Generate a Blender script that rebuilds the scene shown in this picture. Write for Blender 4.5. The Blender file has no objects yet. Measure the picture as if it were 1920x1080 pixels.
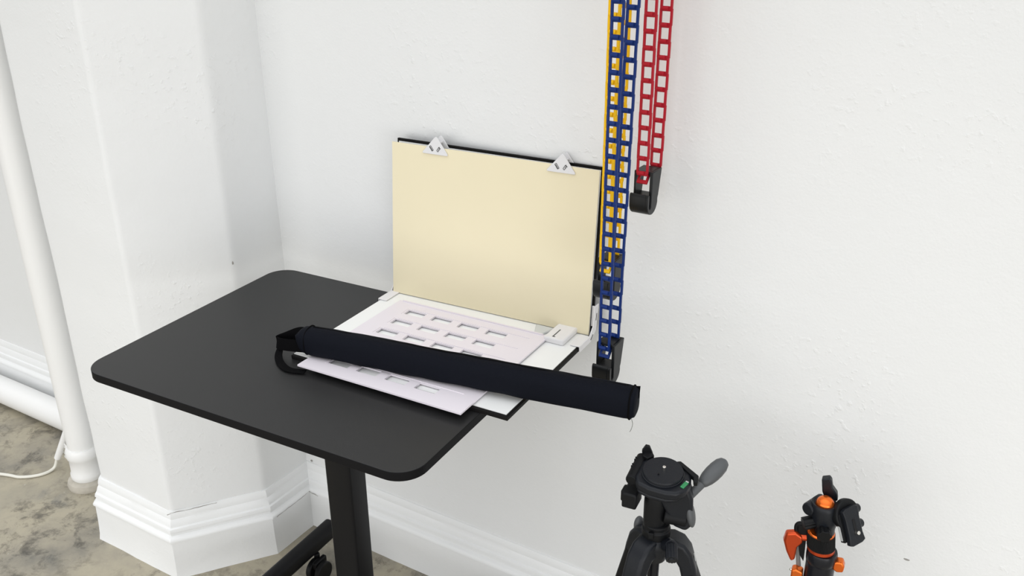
import bpy, bmesh, math, random
from mathutils import Vector, Matrix, noise
from math import sin, cos, pi, radians as R, atan2
random.seed(7)
sc = bpy.context.scene
col = sc.collection
ZT = 0.8696            # table top height
WY = 1.632             # wall plane

# ------------------------------------------------------------------ materials
def new_mat(name):
    m = bpy.data.materials.new(name); m.use_nodes = True
    nt = m.node_tree; b = nt.nodes['Principled BSDF']
    return m, nt, b

def plain(name, c, rough=.5, metal=0., spec=.5, bump=0., bscale=200., var=0., vscale=8., sheen=0.):
    m, nt, b = new_mat(name)
    b.inputs['Base Color'].default_value = (*c, 1)
    b.inputs['Roughness'].default_value = rough
    b.inputs['Metallic'].default_value = metal
    b.inputs['Specular IOR Level'].default_value = spec
    if sheen: b.inputs['Sheen Weight'].default_value = sheen
    tc = nt.nodes.new('ShaderNodeTexCoord')
    if var:
        n = nt.nodes.new('ShaderNodeTexNoise'); n.inputs['Scale'].default_value = vscale; n.inputs['Detail'].default_value = 4
        nt.links.new(tc.outputs['Object'], n.inputs['Vector'])
        mx = nt.nodes.new('ShaderNodeMixRGB')
        mx.inputs[1].default_value = (*[x*(1-var) for x in c], 1)
        mx.inputs[2].default_value = (*[min(1, x*(1+var)) for x in c], 1)
        nt.links.new(n.outputs['Fac'], mx.inputs[0]); nt.links.new(mx.outputs[0], b.inputs['Base Color'])
    if bump:
        n = nt.nodes.new('ShaderNodeTexNoise'); n.inputs['Scale'].default_value = bscale; n.inputs['Detail'].default_value = 3
        nt.links.new(tc.outputs['Object'], n.inputs['Vector'])
        bp = nt.nodes.new('ShaderNodeBump'); bp.inputs['Strength'].default_value = bump; bp.inputs['Distance'].default_value = .001
        nt.links.new(n.outputs['Fac'], bp.inputs['Height']); nt.links.new(bp.outputs[0], b.inputs['Normal'])
    return m

def wall_mat(name, c, lump=1.0):
    m, nt, b = new_mat(name)
    N = nt.nodes; L = nt.links
    b.inputs['Roughness'].default_value = .48
    b.inputs['Specular IOR Level'].default_value = .35
    g = N.new('ShaderNodeNewGeometry')
    def noi(scale, det=3, rough=.5):
        n = N.new('ShaderNodeTexNoise'); n.inputs['Scale'].default_value = scale; n.inputs['Detail'].default_value = det
        n.inputs['Roughness'].default_value = rough
        L.new(g.outputs['Position'], n.inputs['Vector']); return n
    def math_(op, a, bb):
        k = N.new('ShaderNodeMath'); k.operation = op
        for i, x in enumerate((a, bb)):
            if hasattr(x, 'is_output'): L.new(x, k.inputs[i])
            else: k.inputs[i].default_value = x
        return k.outputs[0]
    big = noi(2.2, 3); mid = noi(11, 3); fine = noi(70, 3); grain = noi(190, 2)
    mx = N.new('ShaderNodeMixRGB')
    mx.inputs[1].default_value = (*[x*.965 for x in c], 1); mx.inputs[2].default_value = (*[min(1, x*1.02) for x in c], 1)
    L.new(big.outputs['Fac'], mx.inputs[0]); L.new(mx.outputs[0], b.inputs['Base Color'])
    # patches where the plaster is lumpy
    pr = N.new('ShaderNodeMapRange'); pr.inputs['From Min'].default_value = .48; pr.inputs['From Max'].default_value = .75
    L.new(noi(3.4, 2).outputs['Fac'], pr.inputs['Value'])
    fr = N.new('ShaderNodeMapRange'); fr.inputs['From Min'].default_value = .58; fr.inputs['From Max'].default_value = .74
    L.new(fine.outputs['Fac'], fr.inputs['Value'])
    lumps = math_('MULTIPLY', fr.outputs[0], pr.outputs[0])
    h = math_('ADD', math_('MULTIPLY', mid.outputs['Fac'], .75), math_('MULTIPLY', lumps, .65*lump))
    h = math_('ADD', h, math_('MULTIPLY', grain.outputs['Fac'], .18))
    h = math_('ADD', h, math_('MULTIPLY', fine.outputs['Fac'], .16))
    bp = N.new('ShaderNodeBump'); bp.inputs['Strength'].default_value = .5; bp.inputs['Distance'].default_value = .0034
    L.new(h, bp.inputs['Height']); L.new(bp.outputs[0], b.inputs['Normal'])
    return m

def floor_mat():
    m, nt, b = new_mat('worn_concrete')
    N = nt.nodes; L = nt.links
    g = N.new('ShaderNodeNewGeometry')
    def noi(scale, det, rough=.55, dist=0.):
        n = N.new('ShaderNodeTexNoise'); n.inputs['Scale'].default_value = scale; n.inputs['Detail'].default_value = det
        n.inputs['Roughness'].default_value = rough; n.inputs['Distortion'].default_value = dist
        L.new(g.outputs['Position'], n.inputs['Vector']); return n
    def ramp(src, stops):
        r = N.new('ShaderNodeValToRGB'); e = r.color_ramp.elements
        e[0].position, e[0].color = stops[0][0], (*stops[0][1], 1); e[1].position, e[1].color = stops[-1][0], (*stops[-1][1], 1)
        for p, c in stops[1:-1]:
            k = e.new(p); k.color = (*c, 1)
        L.new(src, r.inputs[0]); return r
    base = ramp(noi(3.4, 7, .62, .25).outputs['Fac'], [(.3, (.17, .165, .145)), (.43, (.31, .283, .225)), (.55, (.41, .37, .28)), (.66, (.35, .32, .25)), (.75, (.20, .195, .175))])
    st = ramp(noi(17, 9, .74, .35).outputs['Fac'], [(.49, (1, 1, 1)), (.56, (.66, .66, .66)), (.65, (.36, .36, .37))])
    msk = N.new('ShaderNodeMapRange'); msk.inputs['From Min'].default_value = .36; msk.inputs['From Max'].default_value = .54
    L.new(noi(3.6, 3).outputs['Fac'], msk.inputs['Value'])
    mu = N.new('ShaderNodeMixRGB'); mu.blend_type = 'MULTIPLY'
    L.new(msk.outputs[0], mu.inputs[0]); L.new(base.outputs[0], mu.inputs[1]); L.new(st.outputs[0], mu.inputs[2])
    sp = ramp(noi(48, 3, .5).outputs['Fac'], [(.70, (0, 0, 0)), (.76, (1, 1, 1))])
    m2 = N.new('ShaderNodeMixRGB'); m2.inputs[2].default_value = (.55, .53, .47, 1)
    L.new(sp.outputs[0], m2.inputs[0]); L.new(mu.outputs[0], m2.inputs[1])
    L.new(m2.outputs[0], b.inputs['Base Color'])
    b.inputs['Roughness'].default_value = .55
    bp = N.new('ShaderNodeBump'); bp.inputs['Strength'].default_value = .35; bp.inputs['Distance'].default_value = .004
    L.new(noi(26, 6, .6).outputs['Fac'], bp.inputs['Height']); L.new(bp.outputs[0], b.inputs['Normal'])
    return m

M = {}
M['wall'] = wall_mat('white_wall_paint', (.79, .80, .80))
M['trim'] = wall_mat('white_trim_paint', (.81, .82, .82), .4)
M['floor'] = floor_mat()
M['desk'] = plain('black_laminate', (.0155, .0155, .016), .42, spec=.35, bump=.12, bscale=900, var=.06, vscale=3)
M['deskedge'] = plain('black_edge_band', (.004, .004, .005), .55, spec=.12)
M['steel'] = plain('black_powder_coat', (.005, .005, .006), .45, spec=.2, bump=.1, bscale=700)
M['rubber'] = plain('black_rubber', (.004, .004, .005), .5, spec=.25)
M['board'] = plain('black_board_edge', (.006, .0055, .0055), .6, spec=.15)
M['sheet'] = plain('white_board_face', (.88, .89, .885), .42, spec=.4, var=.02)
M['print'] = plain('white_printed_plastic', (.80, .79, .80), .45, bump=.15, bscale=600)
M['clear'] = plain('frosted_plastic', (.62, .64, .64), .3)
M['card'] = plain('cream_card', (.80, .725, .52), .6, spec=.2, var=.025, vscale=5)
M['mauve'] = plain('pale_lilac_plastic', (.80, .755, .81), .42, spec=.4, var=.02)
M['clip'] = plain('pale_grey_plastic', (.70, .70, .71), .35)
M['ink'] = plain('dark_print', (.06, .06, .06), .6)
M['bag'] = plain('black_nylon', (.0048, .0058, .0098), .75, spec=.08, bump=.4, bscale=900)
M['bagdark'] = plain('black_webbing', (.002, .002, .0025), .8, spec=.08, bump=.4, bscale=700)
M['blue'] = plain('blue_plastic', (.008, .028, .150), .4, spec=.15)
M['red'] = plain('red_plastic', (.42, .012, .026), .42, spec=.2)
M['yellow'] = plain('yellow_plastic', (.85, .50, .006), .42, spec=.2)
M['weight'] = plain('black_plastic', (.010, .011, .012), .36, spec=.25)
M['tri'] = plain('black_tripod_plastic', (.007, .0085, .012), .40, spec=.28, bump=.2, bscale=500)
M['trid'] = plain('matte_black_plastic', (.0045, .005, .006), .5, spec=.2)
M['trig'] = plain('dark_grey_foam', (.075, .08, .085), .5)
M['greyp'] = plain('grey_painted_alloy', (.20, .21, .21), .4, metal=.3)
M['tube'] = plain('black_tube', (.005, .006, .010), .3, spec=.35)
M['chrome'] = plain('bright_steel', (.75, .73, .68), .22, metal=1.)
M['green'] = plain('green_bubble_vial', (.02, .22, .075), .2)
M['logo'] = plain('grey_lettering', (.45, .46, .46), .5)
M['orange'] = plain('orange_anodised', (.83, .17, .025), .27, metal=.75)
M['redor'] = plain('deep_orange_anodised', (.60, .075, .02), .28, metal=.7)
M['cable'] = plain('white_cable', (.72, .71, .64), .45)
M['pvc'] = plain('white_pipe_paint', (.82, .82, .81), .38, bump=.3, bscale=60)
M['flange'] = plain('rough_mortar', (.46, .43, .37), .8, bump=.8, bscale=90, var=.25, vscale=40)
M['crack'] = plain('dust_filled_crack', (.30, .29, .27), .9)

# ------------------------------------------------------------------ mesh helpers
def BM(): return bmesh.new()
def xf(bm, verts, mat):
    bmesh.ops.transform(bm, matrix=mat, verts=verts)
def frame(z, x=None):
    z = Vector(z).normalized()
    a = Vector(x) if x is not None else (Vector((1, 0, 0)) if abs(z.x) < .9 else Vector((0, 1, 0)))
    y = z.cross(a).normalized(); x2 = y.cross(z)
    return Matrix((x2, y, z)).transposed()
def box(bm, c, s, rot=None):
    r = bmesh.ops.create_cube(bm, size=1)
    m = Matrix.Translation(Vector(c)) @ ((rot.to_4x4() if rot is not None else Matrix.Identity(4))) @ Matrix.Diagonal((*s, 1))
    xf(bm, r['verts'], m); return r['verts']
def cyl(bm, p0, p1, r0, r1=None, seg=28, caps=True):
    p0, p1 = Vector(p0), Vector(p1); r1 = r0 if r1 is None else r1
    r = bmesh.ops.create_cone(bm, cap_ends=caps, cap_tris=False, segments=seg, radius1=r0, radius2=r1, depth=(p1-p0).length)
    xf(bm, r['verts'], Matrix.Translation((p0+p1)/2) @ frame(p1-p0).to_4x4()); return r['verts']
def lathe(bm, prof, seg=36, mat=None):
    """profile of (radius, z); closed at both ends on the axis"""
    rings = []; new = []
    for r, z in prof:
        if r < 1e-6:
            v = bm.verts.new((0, 0, z)); rings.append([v]); new.append(v)
        else:
            ring = [bm.verts.new((r*cos(2*pi*k/seg), r*sin(2*pi*k/seg), z)) for k in range(seg)]
            rings.append(ring); new += ring
    for a, b in zip(rings, rings[1:]):
        for k in range(seg):
            k2 = (k+1) % seg
            if len(a) == 1 and len(b) == 1: continue
            if len(a) == 1: bm.faces.new((a[0], b[k2], b[k]))
            elif len(b) == 1: bm.faces.new((a[k], a[k2], b[0]))
            else: bm.faces.new((a[k], a[k2], b[k2], b[k]))
    for ring, rev in ((rings[0], True), (rings[-1], False)):
        if len(ring) > 1: bm.faces.new(ring[::-1] if rev else ring)
    if mat is not None: xf(bm, new, mat)
    return new
def prism(bm, pts, t, mat=None):
    """polygon in XY extruded from z=0 to z=t"""
    a = [bm.verts.new((x, y, 0)) for x, y in pts]; b = [bm.verts.new((x, y, t)) for x, y in pts]
    bm.faces.new(a[::-1]); bm.faces.new(b)
    n = len(pts)
    for k in range(n): bm.faces.new((a[k], a[(k+1) % n], b[(k+1) % n], b[k]))
    if mat is not None: xf(bm, a+b, mat)
    return a+b
def YZ(x0):   # maps prism (x,y,z) -> world (x0+z, x, y)
    return Matrix(((0, 0, 1, x0), (1, 0, 0, 0), (0, 1, 0, 0), (0, 0, 0, 1)))
def XZ(y0):   # maps prism (x,y,z) -> (x, y0+z, y)
    return Matrix(((1, 0, 0, 0), (0, 0, 1, y0), (0, 1, 0, 0), (0, 0, 0, 1)))
def smooth_path(pts, n=8):
    pts = [Vector(p) for p in pts]; out = []
    for i in range(len(pts)-1):
        p0 = pts[max(i-1, 0)]; p1 = pts[i]; p2 = pts[i+1]; p3 = pts[min(i+2, len(pts)-1)]
        for k in range(n):
            t = k/n
            out.append(.5*((2*p1)+(p2-p0)*t+(2*p0-5*p1+4*p2-p3)*t*t+(3*p1-p0-3*p2+p3)*t**3))
    out.append(pts[-1]); return out
def tube(bm, pts, r, seg=14, rf=None):
    pts = [Vector(p) for p in pts]; rings = []; nrm = None
    for i, p in enumerate(pts):
        t = (pts[min(i+1, len(pts)-1)]-pts[max(i-1, 0)]).normalized()
        if nrm is None: nrm = t.orthogonal().normalized()
        nrm = (nrm-t*nrm.dot(t)).normalized(); b = t.cross(nrm)
        rr = r if rf is None else rf(i/(len(pts)-1))
        rings.append([bm.verts.new(p+(nrm*cos(2*pi*k/seg)+b*sin(2*pi*k/seg))*rr) for k in range(seg)])
    for a, b in zip(rings, rings[1:]):
        for k in range(seg): bm.faces.new((a[k], a[(k+1) % seg], b[(k+1) % seg], b[k]))
    bm.faces.new(rings[0][::-1]); bm.faces.new(rings[-1])
def ribbon(bm, pts, ups, wid, th):
    """flat band along pts; ups = width direction at each point"""
    rings = []
    n = len(pts)
    for i in range(n):
        p = Vector(pts[i]); t = (Vector(pts[min(i+1, n-1)])-Vector(pts[max(i-1, 0)])).normalized()
        w = Vector(ups[i]).normalized(); w = (w-t*w.dot(t)).normalized(); nn = t.cross(w)
        rings.append([bm.verts.new(p+w*sx*wid/2+nn*sy*th/2) for sx, sy in ((-1, -1), (1, -1), (1, 1), (-1, 1))])
    for a, b in zip(rings, rings[1:]):
        for k in range(4): bm.faces.new((a[k], a[(k+1) % 4], b[(k+1) % 4], b[k]))
    bm.faces.new(rings[0][::-1]); bm.faces.new(rings[-1])
def ellipsoid(bm, c, rad, rot=None, u=28, v=18):
    r = bmesh.ops.create_uvsphere(bm, u_segments=u, v_segments=v, radius=1)
    xf(bm, r['verts'], Matrix.Translation(Vector(c)) @ (rot.to_4x4() if rot is not None else Matrix.Identity(4)) @ Matrix.Diagonal((*rad, 1)))
def rounded(w, h, r, n=8):
    pts = []
    for cx, cy, a0 in ((w/2-r, h/2-r, 0), (-w/2+r, h/2-r, 90), (-w/2+r, -h/2+r, 180), (w/2-r, -h/2+r, 270)):
        for k in range(n+1):
            a = R(a0+90*k/n); pts.append((cx+r*cos(a), cy+r*sin(a)))
    return pts

def obj(name, bm, mat, parent=None, bevel=0., seg=2, angle=40, loc=None, rot=None):
    bmesh.ops.recalc_face_normals(bm, faces=bm.faces[:])
    me = bpy.data.meshes.new(name); bm.to_mesh(me); bm.free()
    mats = mat if isinstance(mat, (list, tuple)) else [mat]
    for x in mats: me.materials.append(x)
    for p in me.polygons: p.use_smooth = True
    me.set_sharp_from_angle(angle=R(angle))
    o = bpy.data.objects.new(name, me); col.objects.link(o)
    if parent is not None: o.parent = parent
    if loc is not None: o.location = loc
    if rot is not None: o.rotation_euler = rot
    if bevel:
        b = o.modifiers.new('bevel', 'BEVEL'); b.width = bevel; b.segments = seg; b.limit_method = 'ANGLE'; b.angle_limit = R(35)
        b.harden_normals = False
    return o
def thing(name, label, cat, loc=(0, 0, 0), rot=(0, 0, 0), group=None):
    o = bpy.data.objects.new(name, None); o.empty_display_size = .05; col.objects.link(o)
    o.location = loc; o.rotation_euler = rot
    o['label'] = label; o['category'] = cat
    if group: o['group'] = group
    return o
def tag(o, label, cat, group=None):
    o['label'] = label; o['category'] = cat
    if group: o['group'] = group
    return o
def struct(o, label=None, cat=None):
    o['kind'] = 'structure'
    if label: o['label'] = label
    if cat: o['category'] = cat
    return o

# ------------------------------------------------------------------ room
bm = BM(); box(bm, (-.3, -1.6, -.05), (9.4, 6.9, .1)); struct(obj('floor', bm, M['floor']), 'worn olive grey concrete floor with dark stains', 'floor')

# pier outline (plan), right side face, chamfer, front face, mirrored on the left
PX = [(-1.712, WY), (-1.712, 1.464), (-1.860, 1.262), (-2.162, 1.262), (-2.306, 1.464), (-2.306, WY)]
HT = 2.75
def wall_slab(name, x0, x1):
    bm = BM(); box(bm, ((x0+x1)/2, WY+.06, HT/2), (x1-x0, .12, HT)); return obj(name, bm, M['wall'])
struct(wall_slab('wall_back', -1.712, 4.2), 'white painted plaster wall behind the black desk and tripods', 'wall')
struct(wall_slab('wall_left', -5.0, -2.306), 'white wall bay left of the pier, behind the pipes', 'wall')
bm = BM()
def soft_outline(pts, r=.012):
    out = [Vector((*pts[0], 0))]
    for i in range(1, len(pts)-1):
        a, b, c = Vector((*pts[i-1], 0)), Vector((*pts[i], 0)), Vector((*pts[i+1], 0))
        d1 = (a-b).normalized(); d2 = (c-b).normalized()
        for k in range(6):
            t = k/5; out.append((1-t)**2*(b+d1*r)+2*t*(1-t)*b+t*t*(b+d2*r))
    out.append(Vector((*pts[-1], 0))); return out
so = soft_outline(PX)
rows = []; NZ = 90
for j in range(NZ+1):
    z = HT*j/NZ; row = []
    for i, p in enumerate(so):
        q = Vector((p.x, p.y, z))
        k = noise.noise(Vector((p.x*5, p.y*5, z*3.2)))*.004+noise.noise(Vector((p.x*17+5, p.y*17, z*11)))*.0018
        n = Vector((p.x+2.0, p.y-1.55, 0)).normalized()
        if i not in (0, len(so)-1): q += n*k
        row.append(bm.verts.new(q))
    rows.append(row)
for a, b in zip(rows, rows[1:]):
    for k in range(len(so)-1): bm.faces.new((a[k], a[k+1], b[k+1], b[k]))
bm.faces.new(rows[-1]); bm.faces.new(rows[0][::-1])
# solid back
for a, b in zip(rows, rows[1:]): bm.faces.new((a[-1], a[0], b[0], b[-1]))
struct(obj('wall_pier', bm, M['wall'], angle=60), 'white painted pier with chamfered corners left of the desk', 'pier')

# baseboards: profile (out, z) swept along plan lines
BASE = [(0, .205), (.003, .204), (.006, .196), (.0075, .188), (.0075, .182), (.011, .176), (.014, .166), (.0145, .160), (.019, .157),
        (.0205, .152), (.0205, .146), (.0175, .143), (.0175, .136), (.0225, .133), (.0265, .129), (.0285, .124), (.028, .119), (.0235, .116), (.0245, .06), (.027, .02), (.030, 0.0)]
def baseboard(name, plan, wob=.0012):
    bm = BM(); pts = [Vector((*p, 0)) for p in plan]; dense = []
    # mitred offset directions
    offs = []
    for i in range(len(pts)):
        ns = []
        if i > 0: d = (pts[i]-pts[i-1]).normalized(); ns.append(Vector((d.y, -d.x, 0)))
        if i < len(pts)-1: d = (pts[i+1]-pts[i]).normalized(); ns.append(Vector((d.y, -d.x, 0)))
        if len(ns) == 1: offs.append(ns[0])
        else:
            b = (ns[0]+ns[1]).normalized(); offs.append(b/max(.3, b.dot(ns[0])))
    for i in range(len(pts)-1):
        n = max(2, int((pts[i+1]-pts[i]).length/.03))
        for k in range(n):
            t = k/n; dense.append((pts[i].lerp(pts[i+1], t), offs[i].lerp(offs[i+1], t) if k else offs[i]))
    # straight stretches keep their own normal, the mitre only at the corner itself
    dense.append((pts[-1], offs[-1]))
    rings = []
    for p, o in dense:
        ring = []
        for d, z in BASE:
            w = noise.noise(Vector((p.x*9, p.y*9, z*20)))*wob+noise.noise(Vector((p.x*30, p.y*30, z*8)))*wob*.5
            ring.append(bm.verts.new(p+o*(d+w*(1 if d > 0.001 else 0))+Vector((0, 0, z+(w*.8 if 0 < z < .2 else 0)))))
        ring.append(bm.verts.new(p-o*.004+Vector((0, 0, 0)))); ring.append(bm.verts.new(p-o*.004+Vector((0, 0, .205))))
        rings.append(ring)
    for a, b in zip(rings, rings[1:]):
        n = len(a)
        for k in range(n): bm.faces.new((a[k], a[(k+1) % n], b[(k+1) % n], b[k]))
    bm.faces.new(rings[0][::-1]); bm.faces.new(rings[-1])
    return obj(name, bm, M['trim'], angle=30)
def seg_offset(plan):   # insert points close to each corner so mitres stay local
    out = [plan[0]]
    for i in range(1, len(plan)-1):
        p = Vector(plan[i]); a = Vector(plan[i-1]); c = Vector(plan[i+1])
        out.append(tuple(p))
    out.append(plan[-1]); return out
# direction of travel chosen so that the outward side faces the room
struct(baseboard('baseboard_back', [(-1.712, WY), (3.9, WY)]), 'white moulded baseboard along the wall behind the desk', 'baseboard')
struct(baseboard('baseboard_left', [(-4.9, WY), (-2.306, WY)]), 'white moulded baseboard of the far left wall bay', 'baseboard')
struct(baseboard('baseboard_pier', PX[::-1], .002), 'white moulded baseboard wrapping the chamfered pier', 'baseboard')
# settlement cracks and chipped paint along the baseboards
def crack(pts, r=.0011):
    bm = BM(); p2 = []
    for i, p in enumerate(smooth_path(pts, 7)):
        j = noise.noise(Vector((p.x*90, p.y*90, p.z*90)))*.0022
        p2.append(p+Vector((j*.3, -j*.2, j)))
    tube(bm, p2, r, 5, rf=lambda t: r*(.35+.65*abs(sin(t*9+1)))); return bm
o = struct(obj('trim_1', crack([(-1.700, 1.606, .121), (-1.6895, 1.601, .1235), (-1.672, 1.601, .122), (-1.65, 1.6015, .119)]), M['crack']), 'dark hairline crack in the baseboard corner behind the desk column', 'crack')
o = struct(obj('trim_2', crack([(-1.6825, 1.468, .120), (-1.6825, 1.51, .121), (-1.6825, 1.56, .1215), (-1.683, 1.603, .1235)], .0007), M['crack']), 'thin crack along the short baseboard beside the pier', 'crack')
o = struct(obj('trim_3', crack([(-1.8585, 1.247, .203), (-1.845, 1.262, .2075), (-1.82, 1.296, .206), (-1.78, 1.351, .2065)], .0011), M['crack']), 'jagged crack along the top of the pier baseboard', 'crack')

def nick(c, r, n):
    bm = BM(); ellipsoid(bm, c, r, None, 12, 8); return struct(obj(n, bm, M['crack']), NL[n], 'chip')
NL = {'trim_4': 'small dark chip on the pier edge above the desk corner', 'trim_5': 'tiny dark chip on the pier edge just above the desk top', 'trim_6': 'small dark scuff low on the bare wall at the right', 'trim_7': 'dark chipped paint above the baseboard corner behind the column'}
nick((-1.7135, 1.462, .893), (.0022, .002, .0045), 'trim_4')
nick((-1.7262, 1.4452, .858), (.0018, .002, .0022), 'trim_5')
nick((-.0935, WY, .543), (.006, .0012, .0022), 'trim_6')
nick((-1.690, WY-.001, .211), (.004, .0022, .0032), 'trim_7')

# ------------------------------------------------------------------ pipes and cable at far left
st = thing('standpipe', 'thick white vertical pipe standing beside the pier on a mortar foot', 'pipe', (-2.448, 1.395, 0))
bm = BM(); lathe(bm, [(.0, .03), (.042, .03), (.042, 2.74), (0, 2.74)], 40); obj('pipe_shaft', bm, M['pvc'], st)
bm = BM(); lathe(bm, [(0, .028), (.046, .028), (.050, .034), (.0505, .048), (.047, .055), (.046, .10), (.050, .106), (.052, .116), (.051, .134), (.046, .142), (0, .142)], 40); obj('pipe_collar', bm, M['pvc'], st)
bm = BM(); lathe(bm, [(0, 0), (.064, 0), (.066, .010), (.062, .022), (.048, .0285), (0, .0285)], 36); obj('mortar_foot', bm, M['flange'], st)
bm = BM()
pp = [(-4.9, 1.545, .058), (-4.0, 1.545, .058), (-3.1, 1.547, .058), (-2.62, 1.548, .058), (-2.40, 1.548, .058)]
tube(bm, smooth_path(pp, 10), .046, 32)
tag(obj('floor_pipe', bm, M['pvc']), 'thick white pipe lying along the baseboard at the far left', 'pipe')
pc = thing('power_cable', 'white cable looping over the concrete floor at lower left', 'cable', (0, 0, 0))
bm = BM()
cp = [(-3.3, 1.10, .0052), (-3.0, 1.16, .0052), (-2.733, 1.268, .0052), (-2.66, 1.292, .0052), (-2.615, 1.335, .0052), (-2.605, 1.375, .010), (-2.600, 1.392, .045), (-2.590, 1.402, .075)]
tube(bm, smooth_path(cp, 12), .005, 14); obj('cord', bm, M['cable'], pc)
bm = BM(); cyl(bm, (-2.5985, 1.391, .042), (-2.532, 1.418, .180), .0105, .0115, 20); cyl(bm, (-2.5985, 1.391, .040), (-2.597, 1.392, .044), .0085, .0105, 20)
obj('cable_sleeve', bm, M['pvc'], pc, .001)
tw = thing('tape_strips', 'crumpled white tape strips between the cable sleeve and the standpipe', 'tape', (-2.545, 1.42, .1))
for k, (z, s) in enumerate(((-.002, .9), (-.013, 1.), (-.043, 1.1), (-.055, 1.2))):
    bm = BM(); pts = []; ups = []
    for i in range(13):
        t = i/12; pts.append((-.040+t*.088*s*.8, -.012-t*.016, z+.012*t+.004*sin(t*6+k))); ups.append((0, .35, 1))
    ribbon(bm, pts, ups, .0065, .0006); obj('tape', bm, M['pvc'], tw)

# ------------------------------------------------------------------ desk
TR = R(3.03)
desk = thing('standing_desk', 'black rectangular desk with rounded corners on a single column', 'desk', (-1.2175, 1.2645, 0), (0, 0, TR))
bm = BM(); prism(bm, rounded(.80, .602, .052, 12), .0185, Matrix.Translation((0, 0, ZT-.0185)))
for f in bm.faces: f.material_index = 0 if abs(f.normal.z) > .5 else 1
o = obj('desktop', bm, [M['desk'], M['deskedge']], desk, .0012)
bm = BM(); prism(bm, rounded(.068, .058, .006, 3), .62, Matrix.Translation((.015, -.008, .232)))
obj('outer_column', bm, M['steel'], desk)
bm = BM(); prism(bm, rounded(.058, .048, .005, 3), .30, Matrix.Translation((.015, -.008, .10)))
obj('inner_column', bm, M['steel'], desk)
bm = BM(); box(bm, (.015, -.008, ZT-.0215), (.14, .30, .006)); box(bm, (.015, .09, ZT-.030), (.03, .12, .012)); box(bm, (.015, -.105, ZT-.030), (.03, .12, .012))
obj('mounting_plate', bm, M['steel'], desk, .001)
bm = BM(); box(bm, (0.002, -.008, .092), (.62, .07, .04)); obj('cross_beam', bm, M['steel'], desk, .004)
for sx in (-.312, .318):
    bm = BM(); prism(bm, rounded(.042, .052, .016, 5), .56, Matrix(((1, 0, 0, sx), (0, 0, 1, -.27), (0, 1, 0, .094), (0, 0, 0, 1))))
    ft = obj('foot', bm, M['steel'], desk, .002)
    for y in (-.22, .205):
        bm = BM()
        cyl(bm, (sx+.014, y, .042), (sx+.014, y, .070), .008, .008, 14)
        for d in (.008, .038): cyl(bm, (sx+d, y-.016, .030), (sx+d+.016, y-.016, .030), .030, .030, 28)
        cyl(bm, (sx+.008, y-.016, .030), (sx+.054, y-.016, .030), .007, .007, 12)
        box(bm, (sx+.031, y-.010, .052), (.013, .046, .022))
        obj('caster', bm, M['rubber'], ft, .003)

# ------------------------------------------------------------------ hinged display boards
LR = R(2.6)
fold = thing('folding_display_board', 'hinged black edged white display board standing open on the desk right end', 'display board', (-1.018, 1.392, ZT), (0, 0, LR))
W2 = .2535
bm = BM(); box(bm, (0, 0, .0042), (2*W2, .372, .0076)); lo = obj('lower_leaf', bm, M['board'], fold, .0006)
bm = BM(); box(bm, (-.002, .003, .0088), (2*W2-.008, .364, .0016)); obj('white_face', bm, M['sheet'], lo)
TL = R(5.0)
def up_leaf(c, s):   # box placed in the frame of the leaning leaf (origin: its foot at the hinge)
    return Matrix.Translation((0, .190, .006)) @ Matrix.Rotation(-TL, 4, 'X') @ Matrix.Translation(c) @ Matrix.Diagonal((*s, 1))
bm = BM(); v = bmesh.ops.create_cube(bm, size=1)['verts']; xf(bm, v, up_leaf((0, .003, .182), (2*W2-.004, .0062, .364))); ul = obj('upper_leaf', bm, M['board'], fold, .0006)
bm = BM(); v = bmesh.ops.create_cube(bm, size=1)['verts']; xf(bm, v, up_leaf((0, -.0007, .180), (2*W2-.014, .0014, .356))); obj('white_face', bm, M['sheet'], ul)
# angle brackets at both ends of the hinge
for s in (-1, 1):
    bm = BM()
    x0 = s*(W2+.0008)
    side = [(.118, -.001), (.172, -.001), (.2, .016), (.2115, .074), (.201, .075), (.190, .074), (.184, .030), (.168, .0135), (.118, .0135)]
    prism(bm, side, .0024*s, YZ(x0))
    box(bm, (s*(W2-.009), .145, .0118), (.022, .054, .0022))            # flange over the lower leaf
    m = Matrix.Translation((s*(W2-.001), .1905, .052)) @ Matrix.Rotation(-TL, 4, 'X') @ Matrix.Diagonal((.0065, .0022, .046, 1))
    v = bmesh.ops.create_cube(bm, size=1)['verts']; xf(bm, v, m)
    br = obj('angle_bracket', bm, M['print'], fold, .0008)
    br['label'] = 'white angle bracket'
 
    for y, z, l, a in ((.178, .0085, .014, 34), (.1985, .048, .016, 80)):
        bm = BM()
        m = Matrix.Translation((s*(W2+.0030), y, z)) @ Matrix.Rotation(R(a), 4, 'X') @ Matrix.Diagonal((.0012, l, .0024, 1))
        v = bmesh.ops.create_cube(bm, size=1)['verts']; xf(bm, v, m)
        obj('bracket_slot', bm, M['board'], br)

# cream card leaning on the upper leaf
CT = R(5.0)
card = thing('cream_card', 'large cream yellow card clipped upright to the display board', 'card', (-1.0262, 1.5655, ZT+.0118), (0, 0, R(3.6)))
bm = BM(); v = bmesh.ops.create_cube(bm, size=1)['verts']
xf(bm, v, Matrix.Rotation(-CT, 4, 'X') @ Matrix.Translation((0, 0, .1775)) @ Matrix.Diagonal((.499, .0022, .355, 1)))
obj('card_sheet', bm, M['card'], card)
bm = BM(); v = bmesh.ops.create_cube(bm, size=1)['verts']
xf(bm, v, Matrix.Rotation(-CT, 4, 'X') @ Matrix.Translation((.001, .003, .1755)) @ Matrix.Diagonal((.4945, .0032, .350, 1)))
o = obj('backing_sheet', bm, M['sheet'], card); o['label'] = 'white backing sheet'

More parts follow.
